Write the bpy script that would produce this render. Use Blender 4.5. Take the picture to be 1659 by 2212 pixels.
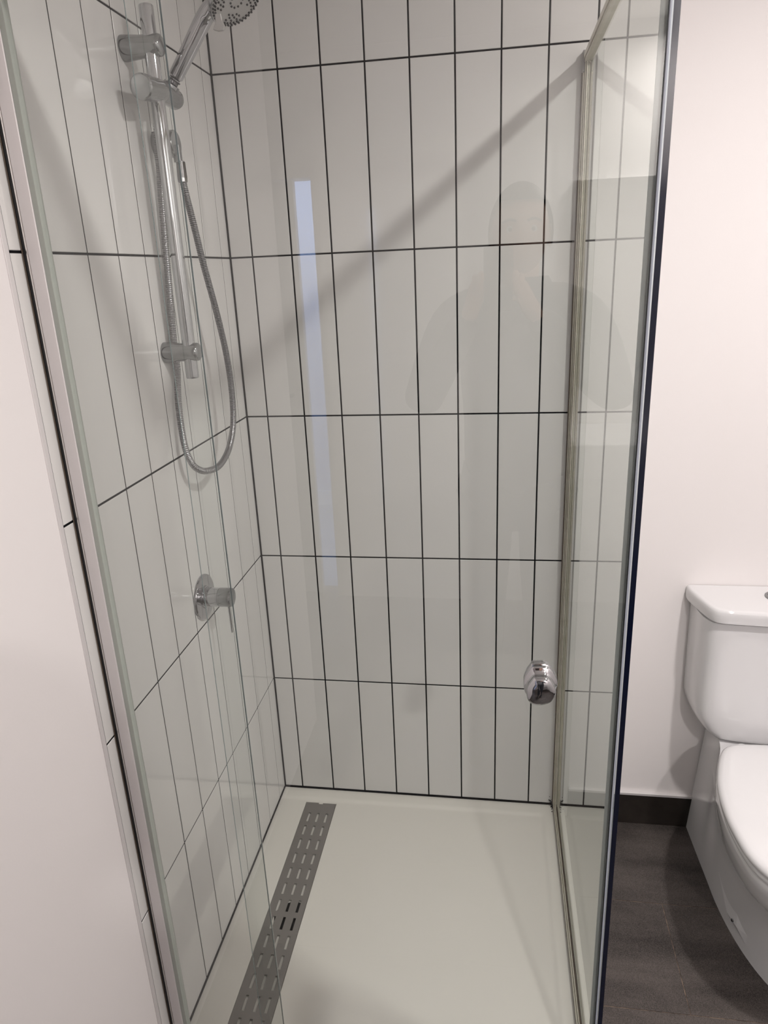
import bpy, bmesh, math, random
from mathutils import Vector, Matrix
random.seed(4)
S = bpy.context.scene
for o in list(bpy.data.objects): bpy.data.objects.remove(o)
PI = math.pi
# ------------------------------------------------------------------ camera
FPX = 1540.865
CAM = Vector((0.650174, -1.792836, 1.536260))
RM = [[0.9881989, -0.1529804, -0.0077407], [0.1472852, 0.9351003, 0.3223268], [-0.0420714, -0.3196631, 0.9465968]]
cd = bpy.data.cameras.new('camera'); cam = bpy.data.objects.new('camera', cd); S.collection.objects.link(cam)
cd.sensor_fit = 'VERTICAL'; cd.sensor_height = 36.0; cd.lens = 36.0 * FPX / 2212.0
cd.clip_start = 0.01
cam.matrix_world = Matrix(((RM[0][0], RM[0][2], -RM[0][1], CAM.x), (RM[1][0], RM[1][2], -RM[1][1], CAM.y),
                           (RM[2][0], RM[2][2], -RM[2][1], CAM.z), (0, 0, 0, 1)))
S.camera = cam
# ------------------------------------------------------------------ world, exposure
w = bpy.data.worlds.new('world'); S.world = w; w.use_nodes = True
w.node_tree.nodes['Background'].inputs[0].default_value = (1, .97, .95, 1)
w.node_tree.nodes['Background'].inputs[1].default_value = 0.02
S.view_settings.view_transform = 'Standard'; S.view_settings.look = 'None'
S.view_settings.gamma = 1.0; S.view_settings.use_curve_mapping = False
S.view_settings.exposure = 0.42
try:
    S.cycles.transparent_max_bounces = 24; S.cycles.max_bounces = 12; S.cycles.glossy_bounces = 8
    S.cycles.sample_clamp_indirect = 4.0
except Exception: pass
# downlights: position, power in watts, colour
CEIL = 2.40
LIGHTS = [((1.42, -1.06), 17.0, (1.0, .955, .925)), ((1.42, -2.90), 20.0, (1.0, .955, .925))]
HALL_POWER = 36.0
XP = 0.838          # side glass plane
YD = -0.843         # door glass front face
XT = 0.8725         # end of tiling on the back wall
ZF = -0.038         # bathroom floor

# ------------------------------------------------------------------ materials
def mat(name, col, rough=.5, metal=0.0, spec=.5, coat=0.0, bump=None, var=None):
    m = bpy.data.materials.new(name); m.use_nodes = True
    nt = m.node_tree; b = nt.nodes['Principled BSDF']
    b.inputs['Base Color'].default_value = (*col, 1); b.inputs['Roughness'].default_value = rough
    b.inputs['Metallic'].default_value = metal; b.inputs['Specular IOR Level'].default_value = spec
    b.inputs['Coat Weight'].default_value = coat; b.inputs['Coat Roughness'].default_value = .03
    if bump or var:
        tc = nt.nodes.new('ShaderNodeTexCoord')
    if bump:
        n = nt.nodes.new('ShaderNodeTexNoise'); n.inputs['Scale'].default_value = bump[0]; n.inputs['Detail'].default_value = 3
        bp = nt.nodes.new('ShaderNodeBump'); bp.inputs['Strength'].default_value = bump[1]; bp.inputs['Distance'].default_value = bump[2]
        nt.links.new(tc.outputs['Object'], n.inputs['Vector']); nt.links.new(n.outputs['Fac'], bp.inputs['Height'])
        nt.links.new(bp.outputs['Normal'], b.inputs['Normal'])
    if var:   # (scale, colour_b)
        n = nt.nodes.new('ShaderNodeTexNoise'); n.inputs['Scale'].default_value = var[0]; n.inputs['Detail'].default_value = 4
        r = nt.nodes.new('ShaderNodeValToRGB'); r.color_ramp.elements[0].position = .35; r.color_ramp.elements[1].position = .65
        r.color_ramp.elements[0].color = (*col, 1); r.color_ramp.elements[1].color = (*var[1], 1)
        nt.links.new(tc.outputs['Object'], n.inputs['Vector']); nt.links.new(n.outputs['Fac'], r.inputs['Fac'])
        nt.links.new(r.outputs['Color'], b.inputs['Base Color'])
    return m

M_TILE = mat('glazed_tile', (.682, .670, .655), .06, spec=.5, bump=(9, .025, .003))
M_GROUT = mat('black_grout', (.004, .004, .005), .9, spec=.15, bump=(400, .3, .001))
M_PAINT = mat('wall_paint', (.785, .748, .745), .55, spec=.3, bump=(260, .08, .001))
M_CEIL = mat('ceiling_paint', (.82, .80, .78), .8)
M_TRAY = mat('tray_acrylic', (.775, .745, .695), .32, spec=.4, bump=(500, .05, .0006))
M_STEEL = mat('brushed_steel', (.31, .29, .278), .40, metal=.6, bump=(300, .05, .0005))
M_CHROME = mat('chrome', (.50, .50, .515), .05, metal=1)
M_HOSE = mat('hose_chrome', (.33, .33, .34), .14, metal=1)
M_HOSEV = mat('hose_groove_shade', (.035, .035, .038), .4, metal=.5)  # near-black tone paints the shade between the hose ribs
M_DCHROME = mat('satin_chrome', (.30, .305, .31), .14, metal=1)
M_ALU = mat('polished_aluminium', (.74, .72, .70), .20, metal=1)
M_ALUW = mat('satin_aluminium', (.73, .70, .70), .42, metal=.35)
M_CREAM = mat('aged_silver_profile', (.66, .63, .55), .35, metal=.35, var=(40, (.58, .55, .46)))
M_SEAL = mat('clear_seal', (.50, .54, .62), .2)
M_GSTRIP = mat('grey_glazing_seal', (.36, .385, .35), .35)
M_BLACK = mat('black_rubber', (.008, .008, .010), .45)
M_PORC = mat('porcelain', (.69, .68, .69), .06, spec=.5, coat=.4)
M_SEAT = mat('seat_plastic', (.72, .71, .72), .12, spec=.5)
M_SPRAY = mat('spray_face_grey', (.42, .41, .40), .3, metal=.4)
M_FLOOR_SK = None
M_WOOD = mat('white_laminate', (.82, .81, .80), .3)
M_JACKET = mat('dark_jacket', (.045, .048, .055), .85)
M_SHIRT = mat('grey_shirt', (.20, .20, .21), .9)
M_SKIN = mat('skin', (.55, .33, .25), .5)
M_HAIR = mat('dark_hair', (.03, .025, .02), .6)
M_TROUSER = mat('dark_trousers', (.03, .032, .04), .9)
M_DOOR = mat('door_paint', (.62, .61, .60), .4)
M_EDGEB = mat('dark_blue_glass_edge', (.002, .004, .016), .12)
M_EDGEL = mat('pale_glass_edge', (.16, .20, .20), .15)
M_EDGET = mat('teal_glass_edge', (.010, .045, .055), .12)

def glass(name, tint, ior=1.5):
    m = bpy.data.materials.new(name); m.use_nodes = True; nt = m.node_tree; N = nt.nodes; L = nt.links
    N.clear(); out = N.new('ShaderNodeOutputMaterial'); mx = N.new('ShaderNodeMixShader')
    tr = N.new('ShaderNodeBsdfTransparent'); gl = N.new('ShaderNodeBsdfGlossy'); fr = N.new('ShaderNodeFresnel')
    ge = N.new('ShaderNodeNewGeometry')
    tr.inputs[0].default_value = (*tint, 1); gl.inputs['Roughness'].default_value = 0.0
    gl.inputs[0].default_value = (.93, .95, .93, 1)
    fr.inputs['IOR'].default_value = ior
    def M_(op, a, b):
        q = N.new('ShaderNodeMath'); q.operation = op
        for i_, v_ in enumerate((a, b)):
            if isinstance(v_, (int, float)): q.inputs[i_].default_value = v_
            else: L.new(v_, q.inputs[i_])
        return q.outputs[0]
    tot = M_('DIVIDE', M_('MULTIPLY', fr.outputs['Fac'], 2.0), M_('ADD', fr.outputs['Fac'], 1.0))   # both faces of the pane
    L.new(M_('MULTIPLY', tot, M_('SUBTRACT', 1.0, ge.outputs['Backfacing'])), mx.inputs['Fac']); L.new(tr.outputs[0], mx.inputs[1]); L.new(gl.outputs[0], mx.inputs[2])
    L.new(mx.outputs[0], out.inputs['Surface'])
    return m
M_GLASS = glass('clear_glass', (.974, .984, .979))
M_GLASS2 = glass('side_glass', (.955, .970, .962), 1.62)

def emis(name, col, s):
    m = bpy.data.materials.new(name); m.use_nodes = True; b = m.node_tree.nodes['Principled BSDF']
    b.inputs['Base Color'].default_value = (*col, 1); b.inputs['Emission Color'].default_value = (*col, 1)
    b.inputs['Emission Strength'].default_value = s
    return m

def floor_material():
    m = bpy.data.materials.new('slate_tile'); m.use_nodes = True; nt = m.node_tree; N = nt.nodes; L = nt.links
    b = N['Principled BSDF']; tc = N.new('ShaderNodeTexCoord')
    n1 = N.new('ShaderNodeTexNoise'); n1.inputs['Scale'].default_value = 800; n1.inputs['Detail'].default_value = 2
    n2 = N.new('ShaderNodeTexNoise'); n2.inputs['Scale'].default_value = 14; n2.inputs['Detail'].default_value = 6
    mp = N.new('ShaderNodeMapping'); mp.inputs['Scale'].default_value = (.25, 1, 1)
    L.new(tc.outputs['Object'], n1.inputs['Vector']); L.new(tc.outputs['Object'], mp.inputs['Vector']); L.new(mp.outputs[0], n2.inputs['Vector'])
    r = N.new('ShaderNodeValToRGB'); r.color_ramp.elements[0].position = .36; r.color_ramp.elements[1].position = .66
    r.color_ramp.elements[0].color = (.009, .0070, .0066, 1); r.color_ramp.elements[1].color = (.118, .100, .092, 1)
    mx = N.new('ShaderNodeMix'); mx.data_type = 'FLOAT'; mx.inputs[0].default_value = .38
    L.new(n1.outputs['Fac'], mx.inputs[2]); L.new(n2.outputs['Fac'], mx.inputs[3])
    L.new(mx.outputs[0], r.inputs['Fac']); L.new(r.outputs['Color'], b.inputs['Base Color'])
    b.inputs['Roughness'].default_value = .5; b.inputs['Specular IOR Level'].default_value = .35
    bp = N.new('ShaderNodeBump'); bp.inputs['Strength'].default_value = .25; bp.inputs['Distance'].default_value = .001
    L.new(n1.outputs['Fac'], bp.inputs['Height']); L.new(bp.outputs['Normal'], b.inputs['Normal'])
    return m
M_FLOOR = floor_material()
M_FGROUT = mat('sandy_grout', (.22, .16, .12), .8, var=(60, (.05, .035, .03)))

# ------------------------------------------------------------------ helpers
def obj(name, bm, m, parent=None, smooth=False, bevel=None, sub=0):
    me = bpy.data.meshes.new(name); bmesh.ops.recalc_face_normals(bm, faces=bm.faces) if smooth is not None else None
    bm.to_mesh(me); bm.free()
    ms = m if isinstance(m, (list, tuple)) else [m]
    for x in ms: me.materials.append(x)
    o = bpy.data.objects.new(name, me); S.collection.objects.link(o)
    if smooth:
        for p in me.polygons: p.use_smooth = True
    if bevel:
        b = o.modifiers.new('bevel', 'BEVEL'); b.width = bevel; b.segments = 3; b.limit_method = 'ANGLE'; b.angle_limit = .6
        b.harden_normals = False
    if sub:
        s = o.modifiers.new('sub', 'SUBSURF'); s.levels = sub; s.render_levels = sub
    if smooth == 'auto':
        e = o.modifiers.new('es', 'EDGE_SPLIT'); e.split_angle = math.radians(38)
    if parent: o.parent = parent
    return o
def root(name, label, cat, loc=(0, 0, 0), group=None):
    o = bpy.data.objects.new(name, None); S.collection.objects.link(o); o.empty_display_size = .05
    o['label'] = label; o['category'] = cat
    if group: o['group'] = group
    o.location = loc
    return o
def child(o, parent):
    o.parent = parent; o.matrix_parent_inverse = Matrix.Translation(-Vector(parent.location)); return o
def struct(o, label=None):
    o['kind'] = 'structure'
    if label: o['label'] = label
    return o
def add_box(bm, x0, x1, y0, y1, z0, z1, mi=0):
    v = [bm.verts.new(p) for p in ((x0, y0, z0), (x1, y0, z0), (x1, y1, z0), (x0, y1, z0), (x0, y0, z1), (x1, y0, z1), (x1, y1, z1), (x0, y1, z1))]
    fs = []
    for f in ((0, 3, 2, 1), (4, 5, 6, 7), (0, 1, 5, 4), (1, 2, 6, 5), (2, 3, 7, 6), (3, 0, 4, 7)):
        q = bm.faces.new([v[i] for i in f]); q.material_index = mi; fs.append(q)
    return fs
def box(*a):
    bm = bmesh.new(); add_box(bm, *a); return bm
def frame_of(d):
    d = Vector(d).normalized(); u = d.cross(Vector((0, 0, 1)))
    if u.length < 1e-3: u = Vector((1, 0, 0))
    u.normalize(); return d, u, d.cross(u).normalized()
def add_lathe(bm, base, axis, prof, n=40, mi=0, cap=True):
    """prof = [(distance along axis, radius)]"""
    base = Vector(base); d, u, v = frame_of(axis); rings = []
    for (t, r) in prof:
        rings.append([bm.verts.new(base + d * t + (u * math.cos(2 * PI * k / n) + v * math.sin(2 * PI * k / n)) * max(r, 1e-5)) for k in range(n)])
    for a, b in zip(rings, rings[1:]):
        for k in range(n):
            f = bm.faces.new((a[k], a[(k + 1) % n], b[(k + 1) % n], b[k])); f.material_index = mi
    if cap:
        for r in (rings[0], rings[-1]):
            f = bm.faces.new(r); f.material_index = mi
    return bm
def lathe(base, axis, prof, n=40):
    return add_lathe(bmesh.new(), base, axis, prof, n)
def catmull(P, step):
    P = [Vector(p) for p in P]; out = []
    Q = [P[0] * 2 - P[1]] + P + [P[-1] * 2 - P[-2]]
    for i in range(1, len(Q) - 2):
        a, b, c, d = Q[i - 1:i + 3]; n = max(2, int((c - b).length / step))
        for k in range(n):
            t = k / n
            out.append(.5 * ((2 * b) + (c - a) * t + (2 * a - 5 * b + 4 * c - d) * t * t + (3 * b - a - 3 * c + d) * t ** 3))
    out.append(P[-1]); return out
def tube(path, rad, n=12, bm=None):
    bm = bm or bmesh.new(); rings = []; up = None
    for i, p in enumerate(path):
        d = (path[min(i + 1, len(path) - 1)] - path[max(i - 1, 0)]).normalized()
        if up is None: up = d.cross(Vector((.3, .9, .1))).normalized()
        u = (up - d * up.dot(d)).normalized(); up = u; v = d.cross(u)
        r = rad(i) if callable(rad) else rad
        rings.append([bm.verts.new(p + (u * math.cos(2 * PI * k / n) + v * math.sin(2 * PI * k / n)) * r) for k in range(n)])
    for a, b in zip(rings, rings[1:]):
        for k in range(n): bm.faces.new((a[k], a[(k + 1) % n], b[(k + 1) % n], b[k]))
    bm.faces.new(rings[0]); bm.faces.new(rings[-1]); return bm
def loft(rings, cap=(True, True), closed=True):
    bm = bmesh.new(); R = [[bm.verts.new(p) for p in r] for r in rings]; n = len(R[0])
    for a, b in zip(R, R[1:]):
        for k in range(n if closed else n - 1): bm.faces.new((a[k], a[(k + 1) % n], b[(k + 1) % n], b[k]))
    if cap[0]: bm.faces.new(R[0])
    if cap[1]: bm.faces.new(R[-1])
    return bm
def prism(poly, z0, z1, bm=None):
    bm = bm or bmesh.new()
    a = [bm.verts.new((x, y, z0)) for x, y in poly]; b = [bm.verts.new((x, y, z1)) for x, y in poly]; n = len(poly)
    for k in range(n): bm.faces.new((a[k], a[(k + 1) % n], b[(k + 1) % n], b[k]))
    bm.faces.new(a); bm.faces.new(b); return bm

# ------------------------------------------------------------------ tiling
ZJ = [.3946 + .39596 * m for m in range(6)]          # horizontal joints
def tiling(to_world, us, zs, gap=.0038, bev=.0009, dep=.0016):
    """us = list of (u0,u1) tile spans; zs spans; to_world(u,z,d) with d into the room"""
    bm = bmesh.new(); g = gap / 2
    for (u0, u1, gl, gr) in us:
        for (z0, z1, gb, gt) in zs:
            a, b, c, d = u0 + gl, u1 - gr, z0 + gb, z1 - gt
            if b - a < .004 or d - c < .004: continue
            o_ = [bm.verts.new(to_world(*p)) for p in ((a, c, -dep), (b, c, -dep), (b, d, -dep), (a, d, -dep))]
            m_ = [bm.verts.new(to_world(*p)) for p in ((a, c, -bev), (b, c, -bev), (b, d, -bev), (a, d, -bev))]
            i_ = [bm.verts.new(to_world(*p)) for p in ((a + bev, c + bev, 0), (b - bev, c + bev, 0), (b - bev, d - bev, 0), (a + bev, d - bev, 0))]
            bm.faces.new(i_)
            for A, B in ((o_, m_), (m_, i_)):
                for k in range(4): bm.faces.new((A[k], A[(k + 1) % 4], B[(k + 1) % 4], B[k]))
    return bm
def spans(edges, g, first, last):
    out = []
    for i in range(len(edges) - 1):
        out.append((edges[i], edges[i + 1], first if i == 0 else g, last if i == len(edges) - 2 else g))
    return out
G = .0019
zs = spans([0.0] + ZJ + [CEIL], G, .0055, 0)
# back wall (y = 0) ---------------------------------------------------
xj = [0] + [.0575 + .1 * k for k in range(9)] + [XT]
ub = spans(xj, G, .003, 0)
back = struct(obj('wall_back', box(-.12, 2.06, .0018, .12, ZF - .05, CEIL), M_PAINT))
# a painted skin brings the plain part of the wall flush with the tiles
bm = box(XT, 1.96, -.0004, .0018, ZF, CEIL)
struct(child(obj('plaster_face', bm, M_PAINT), back))
bm = tiling(lambda u, z, d: (u, -d, z), ub, zs)
c = child(obj('tile_cladding', bm, M_TILE), back); c['label'] = 'stacked vertical white glazed tiles'
bm = box(0, XT, .0012, .0018, -.001, CEIL); add_box(bm, 0, .0035, -.0012, .0012, 0, CEIL); add_box(bm, 0, XT, -.0022, .0012, -.0005, .0058)
c = child(obj('grout', bm, M_GROUT), back); c['label'] = 'black grout lines'
# left wall (x = 0) ---------------------------------------------------
YE = -.8535
yj = [0] + [.0544 + .1 * k for k in range(9)]; yj[-1] = -YE
ul = spans(yj, G, .003, .0005)
left = struct(obj('wall_left', box(-.12, -.0018, -2.1, .0018, ZF - .05, CEIL), M_PAINT))
struct(child(obj('plaster_face', box(-.0018, .0004, -2.1, -.8665, ZF, CEIL), M_PAINT), left))
bm = tiling(lambda u, z, d: (d, -u, z), ul, zs)
c = child(obj('tile_cladding', bm, M_TILE), left); c['label'] = 'stacked vertical white glazed tiles'
bm = box(-.0018, -.0012, YE - .003, 0, -.001, CEIL); add_box(bm, -.0012, .0012, -.0035, -.0002, 0, CEIL); add_box(bm, -.0012, .0022, YE, 0, -.0005, .0058)
add_box(bm, -.0012, .0002, YE - .0028, YE, ZF, CEIL)
c = child(obj('grout', bm, M_GROUT), left); c['label'] = 'black grout lines'
struct(obj('trim_1', box(-.0018, .0022, -.8665, YE - .0028, ZF, CEIL), M_ALUW, bevel=.0009), 'slim pale metal trim where the tiles end on the left wall')
# room shell ----------------------------------------------------------
struct(obj('wall_right', box(1.96, 2.06, -3.28, 0, ZF - .05, CEIL), M_PAINT))
bm = box(-.22 - .78, -.95, -3.28, -3.16, ZF - .05, CEIL)
add_box(bm, -.14, 1.96, -3.28, -3.16, ZF - .05, CEIL); add_box(bm, -.95, -.14, -3.28, -3.16, 1.93, CEIL)
struct(obj('wall_rear', bm, M_PAINT))
struct(obj('wall_alcove', box(-1.1, -1.0, -3.28, -2.0, ZF - .05, CEIL), M_PAINT))
struct(obj('wall_return', box(-1.0, -.12, -2.1, -2.0, ZF - .05, CEIL), M_PAINT))
struct(obj('ceiling', box(-1.1, 2.06, -3.28, .12, CEIL, CEIL + .06), M_CEIL))
# floor: individual tiles with sandy joints in one floor mesh
bm = bmesh.new(); add_box(bm, -1.1, 2.06, -3.28, .12, ZF - .06, ZF - .0012, 1)
ysj = [-.0005 - .2925 * k for k in range(12)]
for r in range(11):
    y1, y0 = ysj[r] - .0012, ysj[r + 1] + .0012
    off = 1.085 if r % 2 == 1 else 1.385
    x = off - .6 * 5
    while x < 2.0:
        a, b = max(x + .0012, -1.0), min(x + .6 - .0012, 1.96)
        if b > a: add_box(bm, a, b, max(y0, -3.28), y1, ZF - .003, ZF, 0)
        x += .6
struct(obj('floor', bm, [M_FLOOR, M_FGROUT]))
# skirting: dark tile strip capped with a bright metal edge
sk = struct(obj('baseboard_back', box(XT, 1.96, -.010, .0, ZF, .062), mat('skirting_tile', (.013, .009, .007), .45, var=(30, (.021, .016, .013)), bump=(300, .2, .0005))))
c = child(obj('trim_cap', box(XT, 1.96, -.0115, -.0004, .062, .0705), M_ALUW, bevel=.001), sk); c['label'] = 'pale metal trim cap'
struct(obj('baseboard_right', box(1.95, 1.96, -3.16, -.0115, ZF, .066), bpy.data.materials['skirting_tile']))
# door and hallway behind the photographer (seen as a pale blue strip in the glass)
d1 = struct(obj('door_1', box(-.95, -.225, -3.22, -3.18, ZF + .005, 1.925), M_DOOR, bevel=.003))
c = child(obj('door_handle', tube(catmull([(-.30, -3.18, 1.0), (-.30, -3.13, 1.0), (-.42, -3.125, 1.0)], .01), .008), M_DCHROME, smooth=True), d1)
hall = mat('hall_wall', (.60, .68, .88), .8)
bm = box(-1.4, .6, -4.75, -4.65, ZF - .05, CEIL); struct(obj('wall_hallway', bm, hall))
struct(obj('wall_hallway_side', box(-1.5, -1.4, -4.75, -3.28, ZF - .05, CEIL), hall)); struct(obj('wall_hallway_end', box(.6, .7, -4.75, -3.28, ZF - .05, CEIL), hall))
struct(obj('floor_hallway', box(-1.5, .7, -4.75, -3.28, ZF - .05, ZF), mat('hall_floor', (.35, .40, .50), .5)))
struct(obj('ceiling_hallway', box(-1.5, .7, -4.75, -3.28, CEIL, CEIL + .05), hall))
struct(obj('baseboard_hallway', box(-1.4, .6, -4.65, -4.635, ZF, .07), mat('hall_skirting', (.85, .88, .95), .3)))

# ------------------------------------------------------------------ ceiling lights
for i, ((lx, ly), pw, colr) in enumerate(LIGHTS):
    lab = ['round recessed downlight nearest the shower', 'round recessed downlight further back above the vanity', 'round recessed downlight near the room door'][i]
    r_ = root('ceiling_light', lab, 'light', (lx, ly, CEIL), 'recessed downlights')
    child(obj('trim_ring', lathe((lx, ly, CEIL), (0, 0, -1), [(0, .052), (0, .062), (.004, .060), (.006, .052), (.003, .047), (0, .047)], 40), M_CEIL, smooth='auto'), r_)
    child(obj('diffuser', lathe((lx, ly, CEIL - .0002), (0, 0, -1), [(0, .046), (.002, .046)], 40), emis('lamp_glow', colr, 6.0)), r_)
    ld = bpy.data.lights.new('lamp', 'AREA'); ld.shape = 'DISK'; ld.size = .085; ld.energy = pw; ld.color = colr; ld.spread = math.radians(165)
    lo = bpy.data.objects.new('lamp', ld); S.collection.objects.link(lo); lo.location = (0, 0, -.012); lo.parent = r_
hl = root('ceiling_light', 'added cool lamp standing in for daylight in the hallway beyond the door', 'light', (-.45, -3.95, CEIL))  # added lamp and glowing disc stand in for daylight in the hallway
child(obj('diffuser', lathe((-.45, -3.95, CEIL - .001), (0, 0, -1), [(0, .15), (.01, .15)], 32), emis('hall_daylight_glow', (.75, .85, 1), 6.0)), hl)
ld = bpy.data.lights.new('lamp', 'AREA'); ld.shape = 'DISK'; ld.size = .28; ld.energy = HALL_POWER; ld.color = (.70, .82, 1)
lo = bpy.data.objects.new('lamp', ld); S.collection.objects.link(lo); lo.location = (0, 0, -.02); lo.parent = hl

# ------------------------------------------------------------------ shower tray
TX, TY = .862, -.872
DX0, DX1, DY0, DY1 = .0835, .1785, -.0575, -.815
tray = root('shower_tray', 'cream acrylic shower tray recessed around a long drain slot', 'shower tray')
bm = bmesh.new()
def zt(x, y):
    # level rim then a 4 mm dished floor
    e = min(max((-y - .036) / .016, 0), 1) * min(max((.805 - x) / .014, 0), 1) * min(max((y + .842) / .016, 0), 1)
    return -.0045 * (e * e * (3 - 2 * e))
xs = [0, .03, DX0, DX1] + [.22, .4, .6, .76] + [.785, .790, .794, .798, .802, .806, .812] + [TX - .004, TX]
ys = [0, -.02, -.034, -.038, -.042, -.046, -.050, -.054, DY0, -.2, -.4, -.6, DY1, -.822, -.828, -.834, -.842, -.85, TY + .004, TY]
V = {}
for i, x in enumerate(xs):
    for j, y in enumerate(ys):
        z = zt(x, y)
        if x == TX or y == TY: z = -.004
        V[i, j] = bm.verts.new((x, y, z))
for i in range(len(xs) - 1):
    for j in range(len(ys) - 1):
        if abs(xs[i] - DX0) < 1e-6 and ys[j] <= DY0 + 1e-6 and ys[j + 1] >= DY1 - 1e-6: continue
        bm.faces.new((V[i, j], V[i + 1, j], V[i + 1, j + 1], V[i, j + 1]))
# outer skirt
def quad(*p):
    return bm.faces.new([bm.verts.new(q) for q in p])
quad((TX, 0, -.004), (TX, TY, -.004), (TX, TY, ZF), (TX, 0, ZF)); quad((0, TY, -.004), (TX, TY, -.004), (TX, TY, ZF), (0, TY, ZF))
# drain trough
zb = -.0100
quad((DX0, DY0, zb), (DX1, DY0, zb), (DX1, DY1, zb), (DX0, DY1, zb))
quad((DX0, DY0, -.0045), (DX1, DY0, -.0045), (DX1, DY0, zb), (DX0, DY0, zb)); quad((DX0, DY1, -.0045), (DX1, DY1, -.0045), (DX1, DY1, zb), (DX0, DY1, zb))
quad((DX0, DY0, -.0045), (DX0, DY1, -.0045), (DX0, DY1, zb), (DX0, DY0, zb)); quad((DX1, DY0, -.0045), (DX1, DY1, -.0045), (DX1, DY1, zb), (DX1, DY0, zb))
child(obj('tray_body', bm, M_TRAY, smooth='auto'), tray)
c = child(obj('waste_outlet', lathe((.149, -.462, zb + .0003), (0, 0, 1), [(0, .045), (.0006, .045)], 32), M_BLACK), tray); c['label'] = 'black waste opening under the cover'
# drain cover with 3 columns of slots
cov = root('drain_cover', 'long brushed steel drain cover with three rows of slots in tray floor', 'drain cover', (.131, -.43, -.0045))
cx0, cx1, cy0, cy1 = DX0 + .0008, DX1 - .0008, DY0 - .0012, DY1 + .001
cols = [(.1028, .1096), (.1292, .1360), (.1556, .1624)]
xe = [cx0]; xh = []
for a, b in cols: xe += [a, b]
xe.append(cx1)
ye = [cy0]; y = -.1015; slots = []
while y - .037 > cy1 + .01:
    slots.append((y, y - .0365)); ye += [y, y - .0365]; y -= .0525
ye.append(cy1)
bm = bmesh.new(); zt1, zt0 = -.0040, -.0055; VV = {}
for z in (zt0, zt1):
    for i, x in enumerate(xe):
        for j, yy in enumerate(ye): VV[z, i, j] = bm.verts.new((x, yy, z))
hole = lambda i, j: i % 2 == 1 and j % 2 == 1
ni, nj = len(xe) - 1, len(ye) - 1
for i in range(ni):
    for j in range(nj):
        if hole(i, j): continue
        bm.faces.new((VV[zt1, i, j], VV[zt1, i, j + 1], VV[zt1, i + 1, j + 1], VV[zt1, i + 1, j]))
        bm.faces.new((VV[zt0, i, j], VV[zt0, i + 1, j], VV[zt0, i + 1, j + 1], VV[zt0, i, j + 1]))
        for (di, dj, a, b) in ((-1, 0, (i, j), (i, j + 1)), (1, 0, (i + 1, j), (i + 1, j + 1)), (0, -1, (i, j), (i + 1, j)), (0, 1, (i, j + 1), (i + 1, j + 1))):
            p, q = i + di, j + dj
            if p < 0 or q < 0 or p >= ni or q >= nj or hole(p, q):
                bm.faces.new((VV[zt1, a[0], a[1]], VV[zt1, b[0], b[1]], VV[zt0, b[0], b[1]], VV[zt0, a[0], a[1]]))
child(obj('slotted_plate', bm, M_STEEL), cov)
c = child(obj('lifting_notch', box(.1245, .1365, cy0 - .0045, cy0 + .0002, -.0042, -.0037), M_TRAY), cov); c['label'] = 'small pale notch at the far end'

# ------------------------------------------------------------------ shower enclosure
ZTOP = 1.955
enc = root('shower_enclosure', 'clear glass shower screen with silver frame standing on the cream tray', 'shower screen', (XP, YD, 0))
def pane(x0, x1, y0, y1, z0, z1, thin, mats, name, parent=enc, clear=None):
    bm = bmesh.new(); fs = add_box(bm, x0, x1, y0, y1, z0, z1)
    for f in fs:
        f.normal_update(); n = f.normal
        if abs(n[thin]) < .5 and not (clear and n.x * clear > .5): f.material_index = 1
    return child(obj(name, bm, mats), parent)
# side panel
pane(XP, XP + .0075, YD - .004, -.006, .012, ZTOP - .012, 0, [M_GLASS2, M_EDGEB], 'side_pane')
# back wall channel: nested ridges of aged silver profile
bm = bmesh.new()
for (x0, x1, y0) in ((.8285, .8315, -.018), (.8318, .8345, -.026), (.8348, .8372, -.031), (.8442, .8466, -.031), (.8469, .8490, -.024)):
    add_box(bm, x0, x1, y0, -.0004, .004, ZTOP - .008)
add_box(bm, .8285, .8490, -.012, -.0004, .004, ZTOP - .008)
child(obj('wall_channel', bm, M_CREAM, bevel=.0007), enc)
bm = box(.8266, .8285, -.010, -.0004, .004, ZTOP - .02)  # brown strip paints the gap shadow left of the channel
c = child(obj('channel_gap_shade', bm, mat('gap_shade_brown', (.16, .12, .09), .5)), enc); c['label'] = 'thin brown line painting the gap shadow'
# bottom channel
bm = bmesh.new()
add_box(bm, .8300, .8330, YD + .004, -.012, .0, .016); add_box(bm, .8333, .8355, YD + .004, -.012, .0, .022)
add_box(bm, .8460, .8490, YD + .004, -.012, .0, .014); add_box(bm, .8300, .8490, YD + .004, -.012, .0, .006)
child(obj('bottom_channel', bm, M_CREAM, bevel=.0006), enc)
c = child(obj('channel_slot', box(.8356, .8378, YD + .004, -.02, .006, .0185), mat('brown_stained_rubber', (.075, .052, .035), .5, var=(25, (.13, .10, .07)))), enc)
c['label'] = 'dark stained rubber along the bottom track'
# mould speckles and a black block at the foot of the wall channel
bm = bmesh.new()
for k in range(46):
    sd = -1 if random.random() < .62 else 1; q = abs(random.gauss(0, .004)); rr_ = random.uniform(.0008, .0024)
    if k % 2: add_lathe(bm, (.8385 + sd * (.0115 + q), -.0022, .004 + abs(random.gauss(0, .009))), (0, -1, 0), [(0, rr_), (.0010, rr_ * .7)], 9)
    else: add_lathe(bm, (.8385 + sd * (.0105 + q), -.005 - abs(random.gauss(0, .010)), .0002), (0, 0, 1), [(0, rr_), (.0008, rr_ * .7)], 9)
add_box(bm, .8262, .8284, -.0150, -.0024, .0003, .012)
c = child(obj('mould_spots', bm, M_BLACK), enc); c['label'] = 'black mould spots around the foot of the wall channel'
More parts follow.
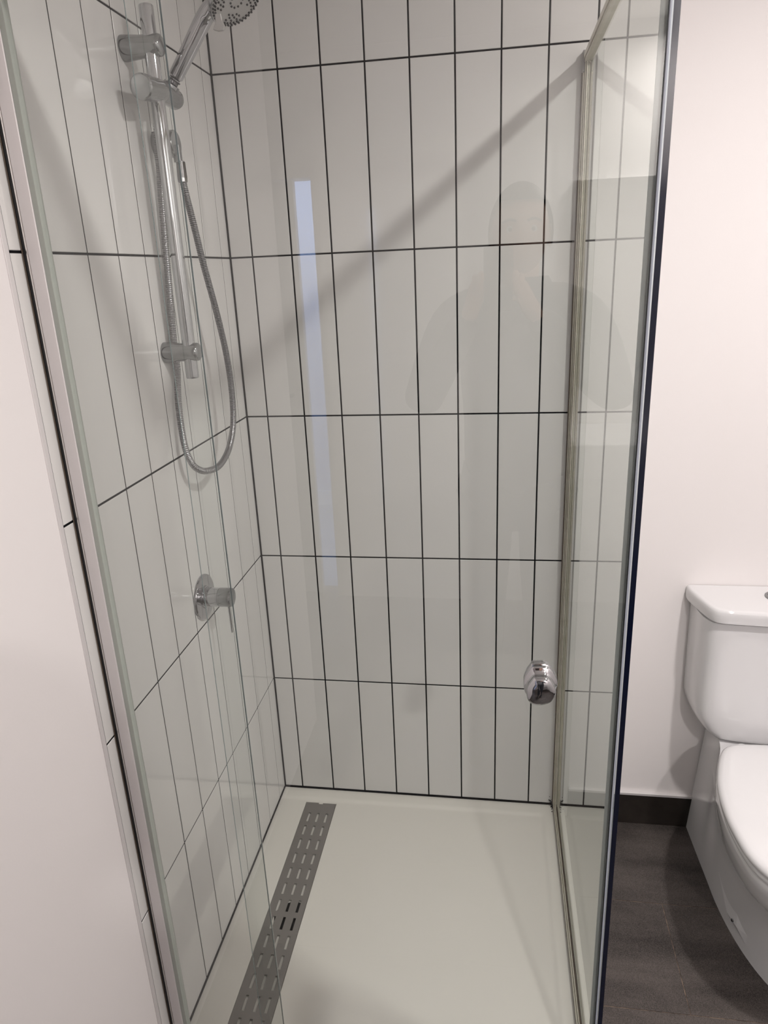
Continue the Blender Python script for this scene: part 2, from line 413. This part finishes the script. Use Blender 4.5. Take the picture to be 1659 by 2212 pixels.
# top rail
bm = bmesh.new(); add_box(bm, .8305, .8475, YD - .004, -.004, ZTOP - .020, ZTOP)
add_box(bm, .8285, .8305, YD - .004, -.004, ZTOP - .014, ZTOP - .004); add_box(bm, .8475, .8505, YD - .004, -.004, ZTOP - .016, ZTOP - .002)
child(obj('top_rail', bm, M_CREAM, bevel=.0008), enc)
c = child(obj('corner_cap', box(.8265, .8325, -.022, -.0005, ZTOP - .038, ZTOP + .003), mat('grey_plastic_cap', (.30, .29, .28), .4), bevel=.002), enc); c['label'] = 'grey plastic corner cap'
# front frame: wall jamb, fixed pane, head rail
bm = bmesh.new(); add_box(bm, .0105, .0300, -.8290, -.8120, .0, ZTOP)
child(obj('wall_jamb', bm, M_ALUW, bevel=.0012), enc)
c = child(obj('jamb_gap', box(.0004, .0086, -.8262, -.8100, .0, ZTOP), M_BLACK), enc); c['label'] = 'black strip painting the shadowed gap between jamb and wall'  # solid black box stands in for the shaded gap beside the jamb
child(obj('jamb_gap_shade', box(.0004, .0018, -.8275, -.8262, .0, ZTOP), bpy.data.materials.get('gap_shade_brown')), enc)  # thin brown strip painted for the shadow line in the jamb gap
c = child(obj('jamb_lip', box(.0086, .0105, -.8300, -.8110, .0, ZTOP), M_ALU, bevel=.0004), enc); c['label'] = 'bright polished lip'
bm = box(.0300, .0380, -.8272, -.8135, .0, ZTOP)
c = child(obj('glazing_seal', bm, M_GSTRIP, bevel=.0006), enc); c['label'] = 'grey green glazing seal'
pane(.0330, .2425, -.8225, -.8165, .012, ZTOP - .012, 1, [M_GLASS, M_EDGET], 'fixed_pane', clear=1)
fixed = [o for o in enc.children if o.name.startswith('fixed_pane')][0]
c = obj('polished_edge', box(.2423, .2428, -.8226, -.8188, .012, ZTOP - .012), M_EDGET); c.parent = fixed; c['label'] = 'dark teal edge line of the fixed glass'
bm = box(.0005, .850, -.849, -.812, ZTOP - .026, ZTOP)
child(obj('head_rail', bm, M_CREAM, bevel=.001), enc)
# door
pane(.2070, .8330, YD, YD + .006, .018, ZTOP - .03, 1, [M_GLASS, M_EDGEL], 'door_pane', clear=-1)
door = [o for o in enc.children if o.name.startswith('door_pane')][0]
def under(o, p):
    o.parent = p; return o
def pclear():
    m = glass('vinyl', (.72, .75, .78)); return m
c = under(obj('magnetic_seal', box(.8343, .8374, YD - .001, YD + .007, .014, ZTOP - .03), M_SEAL, bevel=.0012), door); c['label'] = 'pale blue grey edge seal'
c = under(obj('seal_fin', box(.8262, .8331, YD + .0062, YD + .0082, .014, ZTOP - .03), mat('grey_vinyl', (.30, .315, .305), .35)), door)
c = under(obj('seal_line', box(.8331, .8342, YD - .0006, YD + .0082, .014, ZTOP - .03), M_BLACK), door); c['label'] = 'thin black line of the seal'
c = under(obj('polished_edge', box(.2066, .2071, YD - .0001, YD + .0016, .018, ZTOP - .03), M_EDGEL), door); c['label'] = 'pale edge line of the door glass'
# knobs: rounded blocks with a domed face, one each side of the glass
def knob(sgn, y0):
    kc = Vector((.7200, 0, .9460)); out = [(-.013, .0265), (.010, .0265), (.0225, .010), (.0245, -.003), (.0175, -.019), (.003, -.0265), (-.013, -.0265), (-.0225, -.016), (-.0240, .006)]
    out = [(x, z - .001) for x, z in out]
    P = catmull([(x, 0, z) for x, z in out] + [(out[0][0], 0, out[0][1])], .004)[:-1]
    rings = []
    for (t, s, dz) in ((0, .97, 0), (.0012, 1.0, 0), (.0035, 1.0, 0), (.0045, .965, -.0005), (.0065, .86, -.0025), (.0095, .80, -.0038), (.013, .80, -.0040), (.017, .85, -.0036), (.0205, .87, -.0030), (.0235, .82, -.0028), (.0260, .66, -.0026), (.0275, .42, -.0025), (.0282, .18, -.0025), (.0284, .02, -.0025)):
        rings.append([(kc.x + p.x * s, y0 + sgn * t, kc.z + p.z * s + dz) for p in P])
    return loft(rings)
under(obj('door_knob', knob(-1, YD), M_CHROME, smooth=True), door)
under(obj('door_knob', knob(1, YD + .006), M_CHROME, smooth=True), door)

# ------------------------------------------------------------------ slide rail
RX, RY = .052, -.428
rail = root('shower_rail', 'vertical chrome slide rail on the left tiled wall', 'shower rail', (0, RY, 1.35))
child(obj('riser_pipe', lathe((RX, RY, 1.350), (0, 0, 1), [(0, .0115), (.0012, .0122), (.004, .0125), (.632, .0125), (.635, .0122), (.636, .0112)], 36), M_CHROME, smooth='auto'), rail)
for z in (1.401, 1.925):
    child(obj('wall_bracket', lathe((.0003, RY, z), (1, 0, 0), [(0, .0205), (.003, .0208), (.018, .0195), (.034, .0180), (.058, .0178), (.067, .0176), (.0705, .0165), (.073, .0130), (.074, .004)], 36), M_DCHROME, smooth='auto'), rail)
sl = child(obj('slider', lathe((RX, RY - .035, 1.853), (0, 1, .10), [(0, .016), (.002, .0190), (.028, .0200), (.040, .0200), (.055, .0165), (.060, .0150)], 36), M_DCHROME, smooth='auto'), rail)
def sub_(o, p):
    o.parent = p; return o
sub_(obj('clamp_knob', lathe((RX, RY - .034, 1.853), (0, -1, -.10), [(0, .0205), (.004, .0205), (.020, .0208), (.0265, .0203), (.0285, .0180), (.0290, .004)], 36), M_DCHROME, smooth='auto'), sl)
HD = Vector((.62, 0.0, .78)).normalized()       # handle direction
HB = Vector((.0545, -.378, 1.8670))
bm = lathe(HB - HD * .020, HD, [(0, .0110), (.002, .0128), (.030, .0150), (.032, .0142)], 32)
add_lathe(bm, (RX, RY + .018, 1.860), (0, 1, -.05), [(0, .0175), (.040, .0175), (.058, .0178), (.066, .0150), (.069, .0100), (.070, .002)], 32)
sub_(obj('handset_cradle', bm, M_DCHROME, smooth='auto'), sl)

# ------------------------------------------------------------------ hand shower
hs = root('hand_shower', 'chrome hand shower with black nozzles held in the rail cradle', 'shower head', tuple(HB))
P0 = HB + HD * .014
K1 = Vector((.1330, -.380, 1.9680)); K2 = Vector((.150, -.384, 1.9830)); K3 = Vector((.182, -.392, 2.004))
path = catmull([P0, P0.lerp(K1, .5), K1, K2, K3], .004)
nP = len(path)
child(obj('handle', tube(path, lambda i: .0128 + .0022 * min(1, i / nP * 1.6) if i > 2 else .0095, 28), M_CHROME, smooth='auto'), hs)
c = child(obj('collar', lathe(HB + HD * .006, HD, [(0, .0095), (.012, .0095), (.0122, .0118), (.0145, .0118)], 28), M_BLACK, smooth='auto'), hs); c['label'] = 'black collar ring'
FN = Vector((.56, -.22, -.80)).normalized()     # spray direction
FC = Vector((.2015, -.392, 1.9905))
child(obj('head_shell', lathe(FC + FN * .0005, -FN, [(0, .0495), (.003, .0515), (.008, .0512), (.015, .045), (.022, .032), (.027, .016), (.029, .002)], 56), M_CHROME, smooth='auto'), hs)
bm = lathe(FC, FN, [(-.001, .0500), (.0010, .0490), (.0016, .044), (.0020, .020), (.0020, .002)], 56)
d_, fu, fv = frame_of(FN)
for (r, n, ph) in ((.0465, 40, 0), (.0425, 40, .5), (.0370, 20, .2), (.0318, 20, .7), (.0265, 20, .2), (.012, 10, 0)):
    for k in range(n):
        a = 2 * PI * (k + ph) / n
        if r in (.0370, .0318, .0265) and (k % 5) in (3, 4): continue
        add_lathe(bm, FC + (fu * math.cos(a) + fv * math.sin(a)) * r + FN * .0012, FN, [(0, .0021), (.0022, .0017)], 8, mi=1)
child(obj('spray_face', bm, [M_SPRAY, M_BLACK], smooth='auto'), hs)
T0 = Vector((.1790, -.425, 1.9530))
bm = bmesh.new()
tl = [(-.005, .010), (.005, .010), (.006, .0), (.010, -.010), (.007, -.0155), (-.003, -.0160), (-.012, -.013), (-.006, -.002)]
fr = [bm.verts.new(T0 + Vector((x, -.003, z))) for x, z in tl]; bk = [bm.verts.new(T0 + Vector((x, .003, z))) for x, z in tl]
for k in range(8): bm.faces.new((fr[k], fr[(k + 1) % 8], bk[(k + 1) % 8], bk[k]))
bm.faces.new(fr); bm.faces.new(bk)
child(obj('spray_selector', bm, M_SPRAY, bevel=.0015), hs)

# ------------------------------------------------------------------ hose, wall outlet
hose = root('shower_hose', 'ribbed chrome hose looping down from the hand shower to the wall outlet', 'hose', (.045, -.40, 1.15))
hb = HB - HD * .020
hp = [hb, hb - HD * .018 + Vector((-.004, .002, -.004)), (.0225, -.3805, 1.80), (.013, -.374, 1.72), (.0105, -.378, 1.65), (.0090, -.3850, 1.56), (.0085, -.3950, 1.455), (.0085, -.4005, 1.40), (.0095, -.4025, 1.365), (.0120, -.4240, 1.295),
      (.0200, -.4390, 1.217), (.0300, -.4360, 1.175), (.0400, -.4200, 1.156), (.050, -.398, 1.1500), (.057, -.365, 1.1500), (.060, -.325, 1.162), (.060, -.288, 1.184), (.060, -.256, 1.226), (.060, -.244, 1.299), (.058, -.249, 1.381),
      (.055, -.272, 1.473), (.050, -.296, 1.557), (.047, -.318, 1.638), (.045, -.335, 1.695), (.0445, -.342, 1.722)]
path = catmull(hp, .0011)
bm = tube(path, lambda i: .0070 if (i % 3) in (0, 1) else .0060, 14)
bm.faces.ensure_lookup_table()
for k_, f_ in enumerate(bm.faces):
    if (k_ // 14) % 3 in (1, 2): f_.material_index = 1 if (k_ // 14) % 3 == 1 else 0
child(obj('ribbed_hose', bm, [M_HOSE, M_HOSEV], smooth=True), hose)
child(obj('hose_nut', lathe((.0445, -.342, 1.716), (0, .02, 1), [(0, .0080), (.001, .0098), (.008, .0102), (.036, .0092), (.038, .0080)], 8), M_CHROME), hose)
outl = root('wall_outlet', 'round chrome wall elbow feeding the hose beside the slide rail', 'outlet', (0, -.342, 1.785))
bm = lathe((.0003, -.342, 1.785), (1, 0, 0), [(0, .0245), (.004, .0250), (.016, .0248), (.034, .0240), (.0385, .0240), (.0405, .0228), (.0410, .004)], 44)
add_lathe(bm, (.0445 - .004, -.342, 1.752), (0, 0, 1), [(0, .0082), (.030, .0082)], 24)
child(obj('elbow_body', bm, M_DCHROME, smooth='auto'), outl)

# ------------------------------------------------------------------ mixer
MX, MZ = -.405, .856
mix = root('shower_mixer', 'chrome shower mixer with round plate and thin lever on the left tiled wall', 'tap', (0, MX, MZ))
child(obj('wall_plate', lathe((.0003, MX, MZ), (1, 0, 0), [(0, .0520), (.004, .0520), (.0058, .0508), (.0066, .048), (.0068, .022)], 64), M_CHROME, smooth='auto'), mix)
child(obj('mixer_body', lathe((.006, MX, MZ), (1, 0, 0), [(0, .0255), (.0015, .0262), (.004, .0262), (.0045, .0235), (.007, .0235), (.0075, .0215), (.018, .0215), (.034, .0215), (.0345, .0205), (.036, .0205)], 48), M_CHROME, smooth='auto'), mix)
cp = child(obj('mixer_cap', lathe((.042, MX, MZ), (1, 0, 0), [(0, .0212), (.0008, .0216), (.024, .0216), (.0275, .0205), (.0295, .0150), (.030, .003)], 48), M_DCHROME, smooth='auto'), mix)
o = obj('lever', lathe((.060, MX - .004, MZ - .020), (.02, -.02, -1), [(0, .0026), (.064, .0026), (.0655, .0018)], 20), M_CHROME, smooth='auto'); o.parent = cp

# ------------------------------------------------------------------ toilet
TC = 1.345
toi = root('toilet', 'white close-coupled toilet standing against the back wall beside the shower', 'toilet', (TC, -.3, ZF))
def mirror_outline(half):
    """half = [(dx, y)] from back to front on the left side, dx>0"""
    l = [(TC - a, b) for a, b in half]; r = [(TC + a, b) for a, b in reversed(half) if a > 1e-6]
    return l + r
def smooth_outline(half, n=26):
    P = catmull([(a, b, 0) for a, b in half], .006)
    L_ = [0]
    for a, b in zip(P, P[1:]): L_.append(L_[-1] + (b - a).length)
    out = []
    for k in range(n):
        t = L_[-1] * k / (n - 1); j = max(i for i in range(len(L_)) if L_[i] <= t + 1e-9); j = min(j, len(P) - 2)
        u = (t - L_[j]) / max(1e-9, L_[j + 1] - L_[j]); q = P[j].lerp(P[j + 1], u); out.append((max(q.x, 0), q.y))
    return out
# cistern body: plan outlines stacked, lower corners drawn in
ch = smooth_outline([(.188, -.004), (.187, -.06), (.180, -.105), (.166, -.1305), (.140, -.139), (.10, -.1435), (.05, -.147), (.0, -.148)])
rings = []
for (z, s, dy) in ((.354, .58, .85), (.355, .68, .965), (.359, .745, .99), (.366, .795, 1), (.380, .862, 1), (.396, .912, 1), (.412, .945, 1), (.435, .962, 1), (.48, .968, 1), (.58, .977, 1), (.689, .985, 1), (.6905, .955, .97), (.6965, .95, .965)):
    # narrow the lower flanks in front view while keeping the front face
    rr = [(TC - a * s, z, b * dy) for a, b in ch]; rr = [(p[0], p[2], p[1]) for p in rr]
    rr2 = [(2 * TC - p[0], p[1], p[2]) for p in reversed(rr[:-1])]
    rings.append(rr + rr2)
child(obj('cistern', loft(rings), M_PORC, smooth='auto'), toi)
lh = smooth_outline([(.200, -.003), (.1985, -.03), (.184, -.095), (.170, -.137), (.150, -.151), (.10, -.157), (.05, -.161), (.0, -.162)])
rings = []
for (z, s) in ((.696, .975), (.697, .994), (.703, 1.0), (.716, 1.0), (.724, .996), (.7285, .985), (.7305, .965), (.731, .93)):
    rr = [(TC - a * s, -.003 + (b + .003) * s, z) for a, b in lh]; rings.append(rr + [(2 * TC - p[0], p[1], p[2]) for p in reversed(rr[:-1])])
lid = child(obj('cistern_lid', loft(rings), M_PORC, smooth='auto'), toi)
def tsub(o, p=None):
    o.parent = p or lid; return o
tsub(obj('flush_button', lathe((TC, -.066, .7305), (0, 0, 1), [(0, .030), (.003, .0295), (.0042, .028), (.0042, .0225), (.0030, .0220), (.0046, .0205), (.0050, .002)], 40), M_DCHROME, smooth='auto'))
# pan
def base_half():
    h = [(.1345, -.004), (.133, -.06), (.131, -.12), (.128, -.20)]
    for k in range(1, 9):
        a = PI / 2 * k / 8; h.append((.128 * math.cos(a), -.20 - .355 * math.sin(a)))
    return smooth_outline(h, 40)
def top_half():
    return smooth_outline([(.108, -.004), (.110, -.06), (.114, -.12), (.124, -.17), (.150, -.235), (.171, -.31), (.182, -.39), (.184, -.46), (.172, -.545), (.138, -.61), (.085, -.65), (.035, -.664), (0, -.666)], 40)
bh, th = base_half(), top_half()
rings = []
for (z, t, g) in ((ZF, 0, 1.0), (-.02, .0, .995), (.02, .01, .985), (.07, .03, .985), (.12, .08, .985), (.16, .15, .985), (.20, .27, .985), (.225, .36, .985), (.240, .45, .985), (.247, .56, .985), (.2505, .72, .985), (.258, .82, .985), (.272, .88, .985), (.292, .93, .99), (.310, .965, 1.0), (.322, .995, 1.0), (.336, 1.0, 1.0), (.344, .995, 1.0), (.348, .98, .995)):
    zl = min(max((z - ZF) / (.344 - ZF), 0), 1); rr = []
    for a, b in zip(bh, th):
        ym = a[1] * (1 - t) + b[1] * t; kk = min(max((-ym - .10) / .13, 0), 1); kk = kk * kk * (3 - 2 * kk); tt = t * kk + zl * (1 - kk)
        rr.append((TC - (a[0] * (1 - tt) + b[0] * tt) * (g * kk + 1 - kk), a[1] * (1 - tt) + b[1] * tt, z))
    rings.append(rr + [(2 * TC - p[0], p[1], p[2]) for p in reversed(rr[:-1])])
pan = child(obj('pan', loft(rings), M_PORC, smooth='auto'), toi)
# fixing recess: pale facet with a cross-head screw
bxs = lambda y: .128 * .985 * math.sqrt(max(0, 1 - ((y + .2) / .355) ** 2))
def onpan(y, z, off): return Vector((TC - bxs(y) - .0015 * (z > .05) - off, y, z))
bm = bmesh.new()
A = [onpan(-.270, .056, .000), onpan(-.340, .002, .0045), onpan(-.468, -.030, .000), onpan(-.430, .025, .0004), onpan(-.375, .042, .0010)]
vs = [bm.verts.new(p) for p in A]; vi = [bm.verts.new(p + Vector((.010, 0, 0))) for p in A]
ctr = bm.verts.new(onpan(-.385, .008, .0050)); 
for k in range(5): bm.faces.new((vs[k], vs[(k + 1) % 5], ctr)); bm.faces.new((vs[k], vi[k], vi[(k + 1) % 5], vs[(k + 1) % 5]))
pad = tsub(obj('fixing_pad', bm, M_PORC), pan)
sc = onpan(-.368, .0085, .0042)
sn = Vector((-.85, -.30, .42)).normalized()
bm = lathe(sc - sn * .003, sn, [(0, .0042), (.005, .0042), (.0062, .0030), (.0064, .001)], 20)
c = tsub(obj('screw', bm, M_DCHROME, smooth='auto'), pan); c['label'] = 'small steel cross-head screw'
_, su, sv = frame_of(sn); bm = bmesh.new()
for ax, bx in ((su, sv), (sv, su)):
    q = [sc + sn * .0036 + ax * (.0030 * i) + bx * (.0006 * j) for i, j in ((-1, -1), (1, -1), (1, 1), (-1, 1))]
    bm.faces.new([bm.verts.new(p) for p in q])
    r2 = [p + sn * .0002 for p in q]; bm.faces.new([bm.verts.new(p) for p in r2])
tsub(obj('screw_slot', bm, M_BLACK), pan)
# seat ring and lid
sh = smooth_outline([(.0, -.182), (.060, -.184), (.105, -.190), (.135, -.213), (.157, -.262), (.179, -.335), (.1895, -.410), (.1900, -.478), (.178, -.560), (.140, -.624), (.088, -.662), (.035, -.676), (0, -.677)], 60)
def slab(levels, hh):
    cy = -.43; rings = []
    for (z, s) in levels:
        rr = [(TC - a * s, cy + (b - cy) * s, z) for a, b in hh]; rings.append(rr + [(2 * TC - p[0], p[1], p[2]) for p in reversed(rr[1:-1])])
    return loft(rings)
child(obj('seat_ring', slab([(.350, .955), (.3505, .968), (.355, .976), (.362, .974), (.365, .962), (.3655, .95)], sh), M_SEAT, smooth='auto'), toi)
child(obj('seat_lid', slab([(.3675, .965), (.368, .985), (.3715, .998), (.377, 1.0), (.382, .994), (.3865, .975), (.3895, .94), (.3915, .86), (.3925, .7), (.393, .4), (.393, .1)], sh), M_SEAT, smooth='auto'), toi)
for s in (-1, 1):
    child(obj('hinge', lathe((TC + s * .072, -.172, .348), (0, 0, 1), [(0, .016), (.012, .0155), (.018, .012), (.019, .003)], 24), M_SEAT, smooth='auto'), toi)

# ------------------------------------------------------------------ vanity behind the camera (mirrored in the glass)
van = root('vanity_unit', 'white wall vanity with basin behind the photographer, mirrored in the shower glass', 'vanity', (1.36, -2.96, .5))
child(obj('cabinet', box(.98, 1.74, -3.157, -2.79, .38, .80), M_DOOR, bevel=.003), van)
child(obj('drawer_front', box(.983, 1.737, -2.79, -2.772, .42, .70), M_DOOR, bevel=.002), van)
bm = box(.96, 1.76, -3.158, -2.75, .705, .85)
child(obj('basin_top', bm, M_PORC, bevel=.008), van)
child(obj('tap', tube(catmull([(1.36, -3.09, .85), (1.36, -3.09, .97), (1.36, -3.06, 1.0), (1.36, -2.97, .985)], .008), .013, 16), M_CHROME, smooth=True), van)
mir = obj('bathroom_mirror', box(.96, 1.76, -3.158, -3.13, 1.1, 1.85), mat('mirror_silver', (.9, .9, .9), .01, metal=1)); mir['label'] = 'frameless wall mirror above the white vanity'; mir['category'] = 'mirror'

# ------------------------------------------------------------------ photographer, mirrored in the door glass
def skin_body(name, verts, edges, radii, m, rootv=0, parent=None, sub=2):
    me = bpy.data.meshes.new(name); me.from_pydata(verts, edges, []); me.materials.append(m)
    o = bpy.data.objects.new(name, me); S.collection.objects.link(o)
    md = o.modifiers.new('skin', 'SKIN'); md.use_smooth_shade = True
    for i, v in enumerate(me.skin_vertices[0].data):
        r = radii[i]; v.radius = r if isinstance(r, tuple) else (r, r); v.use_root = (i == rootv)
    s = o.modifiers.new('sub', 'SUBSURF'); s.levels = sub; s.render_levels = sub
    if parent: child(o, parent)
    return o
PX, PY = .715, -2.03
per = root('person', 'person in dark open jacket holding up a phone, mirrored in the shower door', 'person', (PX, PY, ZF))
B = [(PX, PY, .92), (PX, PY, 1.06), (PX, PY, 1.20), (PX, PY + .005, 1.34), (PX, PY, 1.43), (PX, PY + .01, 1.49),
     (PX - .09, PY, .86), (PX - .10, PY + .01, .46), (PX - .10, PY, .05), (PX + .09, PY, .86), (PX + .10, PY + .01, .46), (PX + .10, PY, .05),
     (PX - .19, PY, 1.40), (PX - .29, PY + .02, 1.14), (PX - .17, PY + .17, 1.33), (PX + .19, PY, 1.40), (PX + .29, PY + .02, 1.14), (PX + .10, PY + .17, 1.33)]
E = [(0, 1), (1, 2), (2, 3), (3, 4), (4, 5), (0, 6), (6, 7), (7, 8), (0, 9), (9, 10), (10, 11), (4, 12), (12, 13), (13, 14), (4, 15), (15, 16), (16, 17)]
Rr = [(.17, .12), (.165, .12), (.18, .125), (.19, .125), (.13, .09), (.06, .06), .10, .065, .05, .10, .065, .05, .075, .06, .045, .075, .06, .045]
def wr_(s): return Vector((PX - .17, PY + .17, 1.33)) if s < 0 else Vector((PX + .10, PY + .17, 1.33))
def pc_(s): return Vector((.655, -1.812, 1.505)) + Vector((s * .052, -.028, -.035))
B[14] = tuple(wr_(-1).lerp(pc_(-1), .62)); B[17] = tuple(wr_(1).lerp(pc_(1), .62))
skin_body('body', B, E, [tuple(q * .68 for q in (x if isinstance(x, tuple) else (x, x))) for x in Rr], M_SKIN, 0, per)
keep = [0, 1, 2, 3, 4, 12, 13, 14, 15, 16, 17]; ix = {k: i for i, k in enumerate(keep)}
B2 = [B[k] for k in keep]; B2[0] = (PX, PY, .86)
skin_body('jacket', B2, [(ix[a], ix[b]) for a, b in E if a in ix and b in ix], [(.185, .135) if k == 0 else Rr[k] if k not in (14, 17) else (.046, .042) for k in keep], M_JACKET, 0, per)
keep = [0, 6, 7, 8, 9, 10, 11]; ix = {k: i for i, k in enumerate(keep)}
skin_body('trousers', [B[k] for k in keep], [(ix[a], ix[b]) for a, b in E if a in ix and b in ix], [(.145, .108), .100, .075, .062, .100, .075, .062], M_TROUSER, 0, per)
for s in (-1, 1):
    skin_body('shoe', [(PX + s * .10, PY - .03, ZF + .05), (PX + s * .10, PY + .06, ZF + .042), (PX + s * .105, PY + .19, ZF + .034)], [(0, 1), (1, 2)], [(.046, .045), (.047, .040), (.042, .030)], M_BLACK, 0, per)
# neck and head
hc = Vector((PX, PY + .02, 1.615))
bm = bmesh.new(); bmesh.ops.create_uvsphere(bm, u_segments=32, v_segments=24, radius=1)
for v in bm.verts:
    p = v.co; x, y, z = p.x * .078, p.y * .095, p.z * .120
    if z < 0: x *= 1 + z * 2.2; y *= 1 + z * 1.2
    fr = max(0, p.y)
    y += .020 * math.exp(-((x / .012) ** 2) - (((z + .018) / .022) ** 2)) * (p.y > 0)          # nose
    y -= .009 * math.exp(-(((abs(x) - .030) / .014) ** 2) - (((z - .010) / .012) ** 2)) * (p.y > 0)   # eye sockets
    y += .006 * math.exp(-((x / .025) ** 2) - (((z + .062) / .010) ** 2)) * (p.y > 0)          # lips
    v.co = hc + Vector((x, y, z))
child(obj('head', bm, M_SKIN, smooth=True), per)
child(obj('neck', lathe((PX, PY + .005, 1.44), (0, .08, 1), [(0, .060), (.05, .052), (.11, .052)], 24), M_SKIN, smooth=True), per)
for s in (-1, 1):
    bm = bmesh.new(); bmesh.ops.create_uvsphere(bm, u_segments=12, v_segments=10, radius=1)
    for v in bm.verts: v.co = hc + Vector((s * .079 + v.co.x * .008, -.005 + v.co.y * .018, -.005 + v.co.z * .030))
    child(obj('ear', bm, M_SKIN, smooth=True), per)
    bm = bmesh.new(); bmesh.ops.create_uvsphere(bm, u_segments=12, v_segments=10, radius=.011)
    for v in bm.verts: v.co = v.co + hc + Vector((s * .030, .075, .010))
    ey = child(obj('eye', bm, mat('eye_white', (.7, .7, .68), .2), smooth=True), per); ic = hc + Vector((s * .030, .0838, .010))
    o = obj('iris', lathe(ic, (0, 1, 0), [(0, .0052), (.0022, .0046), (.0026, .001)], 16), M_HAIR, smooth=True); o.parent = ey
    o = obj('eyebrow', tube(catmull([hc + Vector((s * .014, .0885, .030)), hc + Vector((s * .032, .0850, .035)), hc + Vector((s * .050, .0700, .029))], .004), .0032, 8), M_HAIR, smooth=True); child(o, per)
bm = bmesh.new(); bmesh.ops.create_uvsphere(bm, u_segments=32, v_segments=24, radius=1)
bmesh.ops.delete(bm, geom=[v for v in bm.verts if (v.co.y > .25 and v.co.z < .55) or v.co.z < -.35], context='VERTS')
for v in bm.verts: v.co = hc + Vector((v.co.x * .088, v.co.y * .105, v.co.z * .130 + .003))
child(obj('hair', bm, M_HAIR, smooth=True), per)
# open shirt front and turned-up jacket collar
def oval(cx, cy, z, rx, ry): return [(cx + rx * math.cos(2 * PI * k / 32), cy + ry * math.sin(2 * PI * k / 32), z) for k in range(32)]
child(obj('shirt', loft([oval(PX, PY - .02, z, rx, ry) for z, rx, ry in ((.87, .10, .138), (1.10, .105, .142), (1.22, .11, .150), (1.33, .11, .152), (1.40, .09, .130), (1.445, .068, .090))]), M_SHIRT, smooth=True), per)
child(obj('jacket_collar', loft([oval(PX, PY, 1.40, .150, .105), oval(PX, PY, 1.46, .105, .085), oval(PX, PY - .004, 1.505, .080, .075), oval(PX, PY - .004, 1.500, .070, .066), oval(PX, PY, 1.44, .070, .066)], cap=(False, False)), M_JACKET, smooth=True), per)
# hands gripping the phone
PH = Vector((.655, -1.812, 1.505))
for s in (-1, 1):
    wr = Vector((PX - .17, PY + .17, 1.33)) if s < 0 else Vector((PX + .10, PY + .17, 1.33))
    pc = PH + Vector((s * .052, -.028, -.035))
    hv = [wr.lerp(pc, .5), wr.lerp(pc, .75), pc, pc + Vector((0, .004, .03))]; he = [(0, 1), (1, 2), (2, 3)]; hr = [.030, .024, (.026, .016), (.022, .014)]
    for k, (dz, ln) in enumerate(((.040, .9), (.022, 1), (.004, .95), (-.014, .78))):
        b = len(hv); a0 = pc + Vector((s * .006, -.004, dz - .002)); a1 = a0 + Vector((s * .004, -.024 * ln, .002)) ; a2 = PH + Vector((s * .028, -.016, dz - .034)); a3 = PH + Vector((s * (.028 - .018 * ln), -.015, dz - .036))
        hv += [a0, a1, a2, a3]; he += [(2, b), (b, b + 1), (b + 1, b + 2), (b + 2, b + 3)]; hr += [.010, .009, .0085, .0075]
    b = len(hv); hv += [pc + Vector((-s * .002, .010, .0)), PH + Vector((s * .044, -.001, -.004)), PH + Vector((s * .043, .0, .022))]
    he += [(2, b), (b, b + 1), (b + 1, b + 2)]; hr += [.012, .0095, .0085]
    skin_body('hand', [tuple(v) for v in hv], he, hr, M_SKIN, 2, per, 1)
ph = root('phone', 'black phone held upright by the photographer', 'phone', tuple(PH))
child(obj('phone_body', box(PH.x - .037, PH.x + .037, PH.y - .008, PH.y, PH.z - .078, PH.z + .078), mat('phone_black', (.02, .02, .022), .2), bevel=.004), ph)
child(obj('phone_screen', box(PH.x - .034, PH.x + .034, PH.y - .0086, PH.y - .0080, PH.z - .074, PH.z + .074), emis('phone_glow', (.5, .5, .5), .5)), ph)

# children built in world coordinates hang under empties placed at the things' bases
bpy.context.view_layer.update()
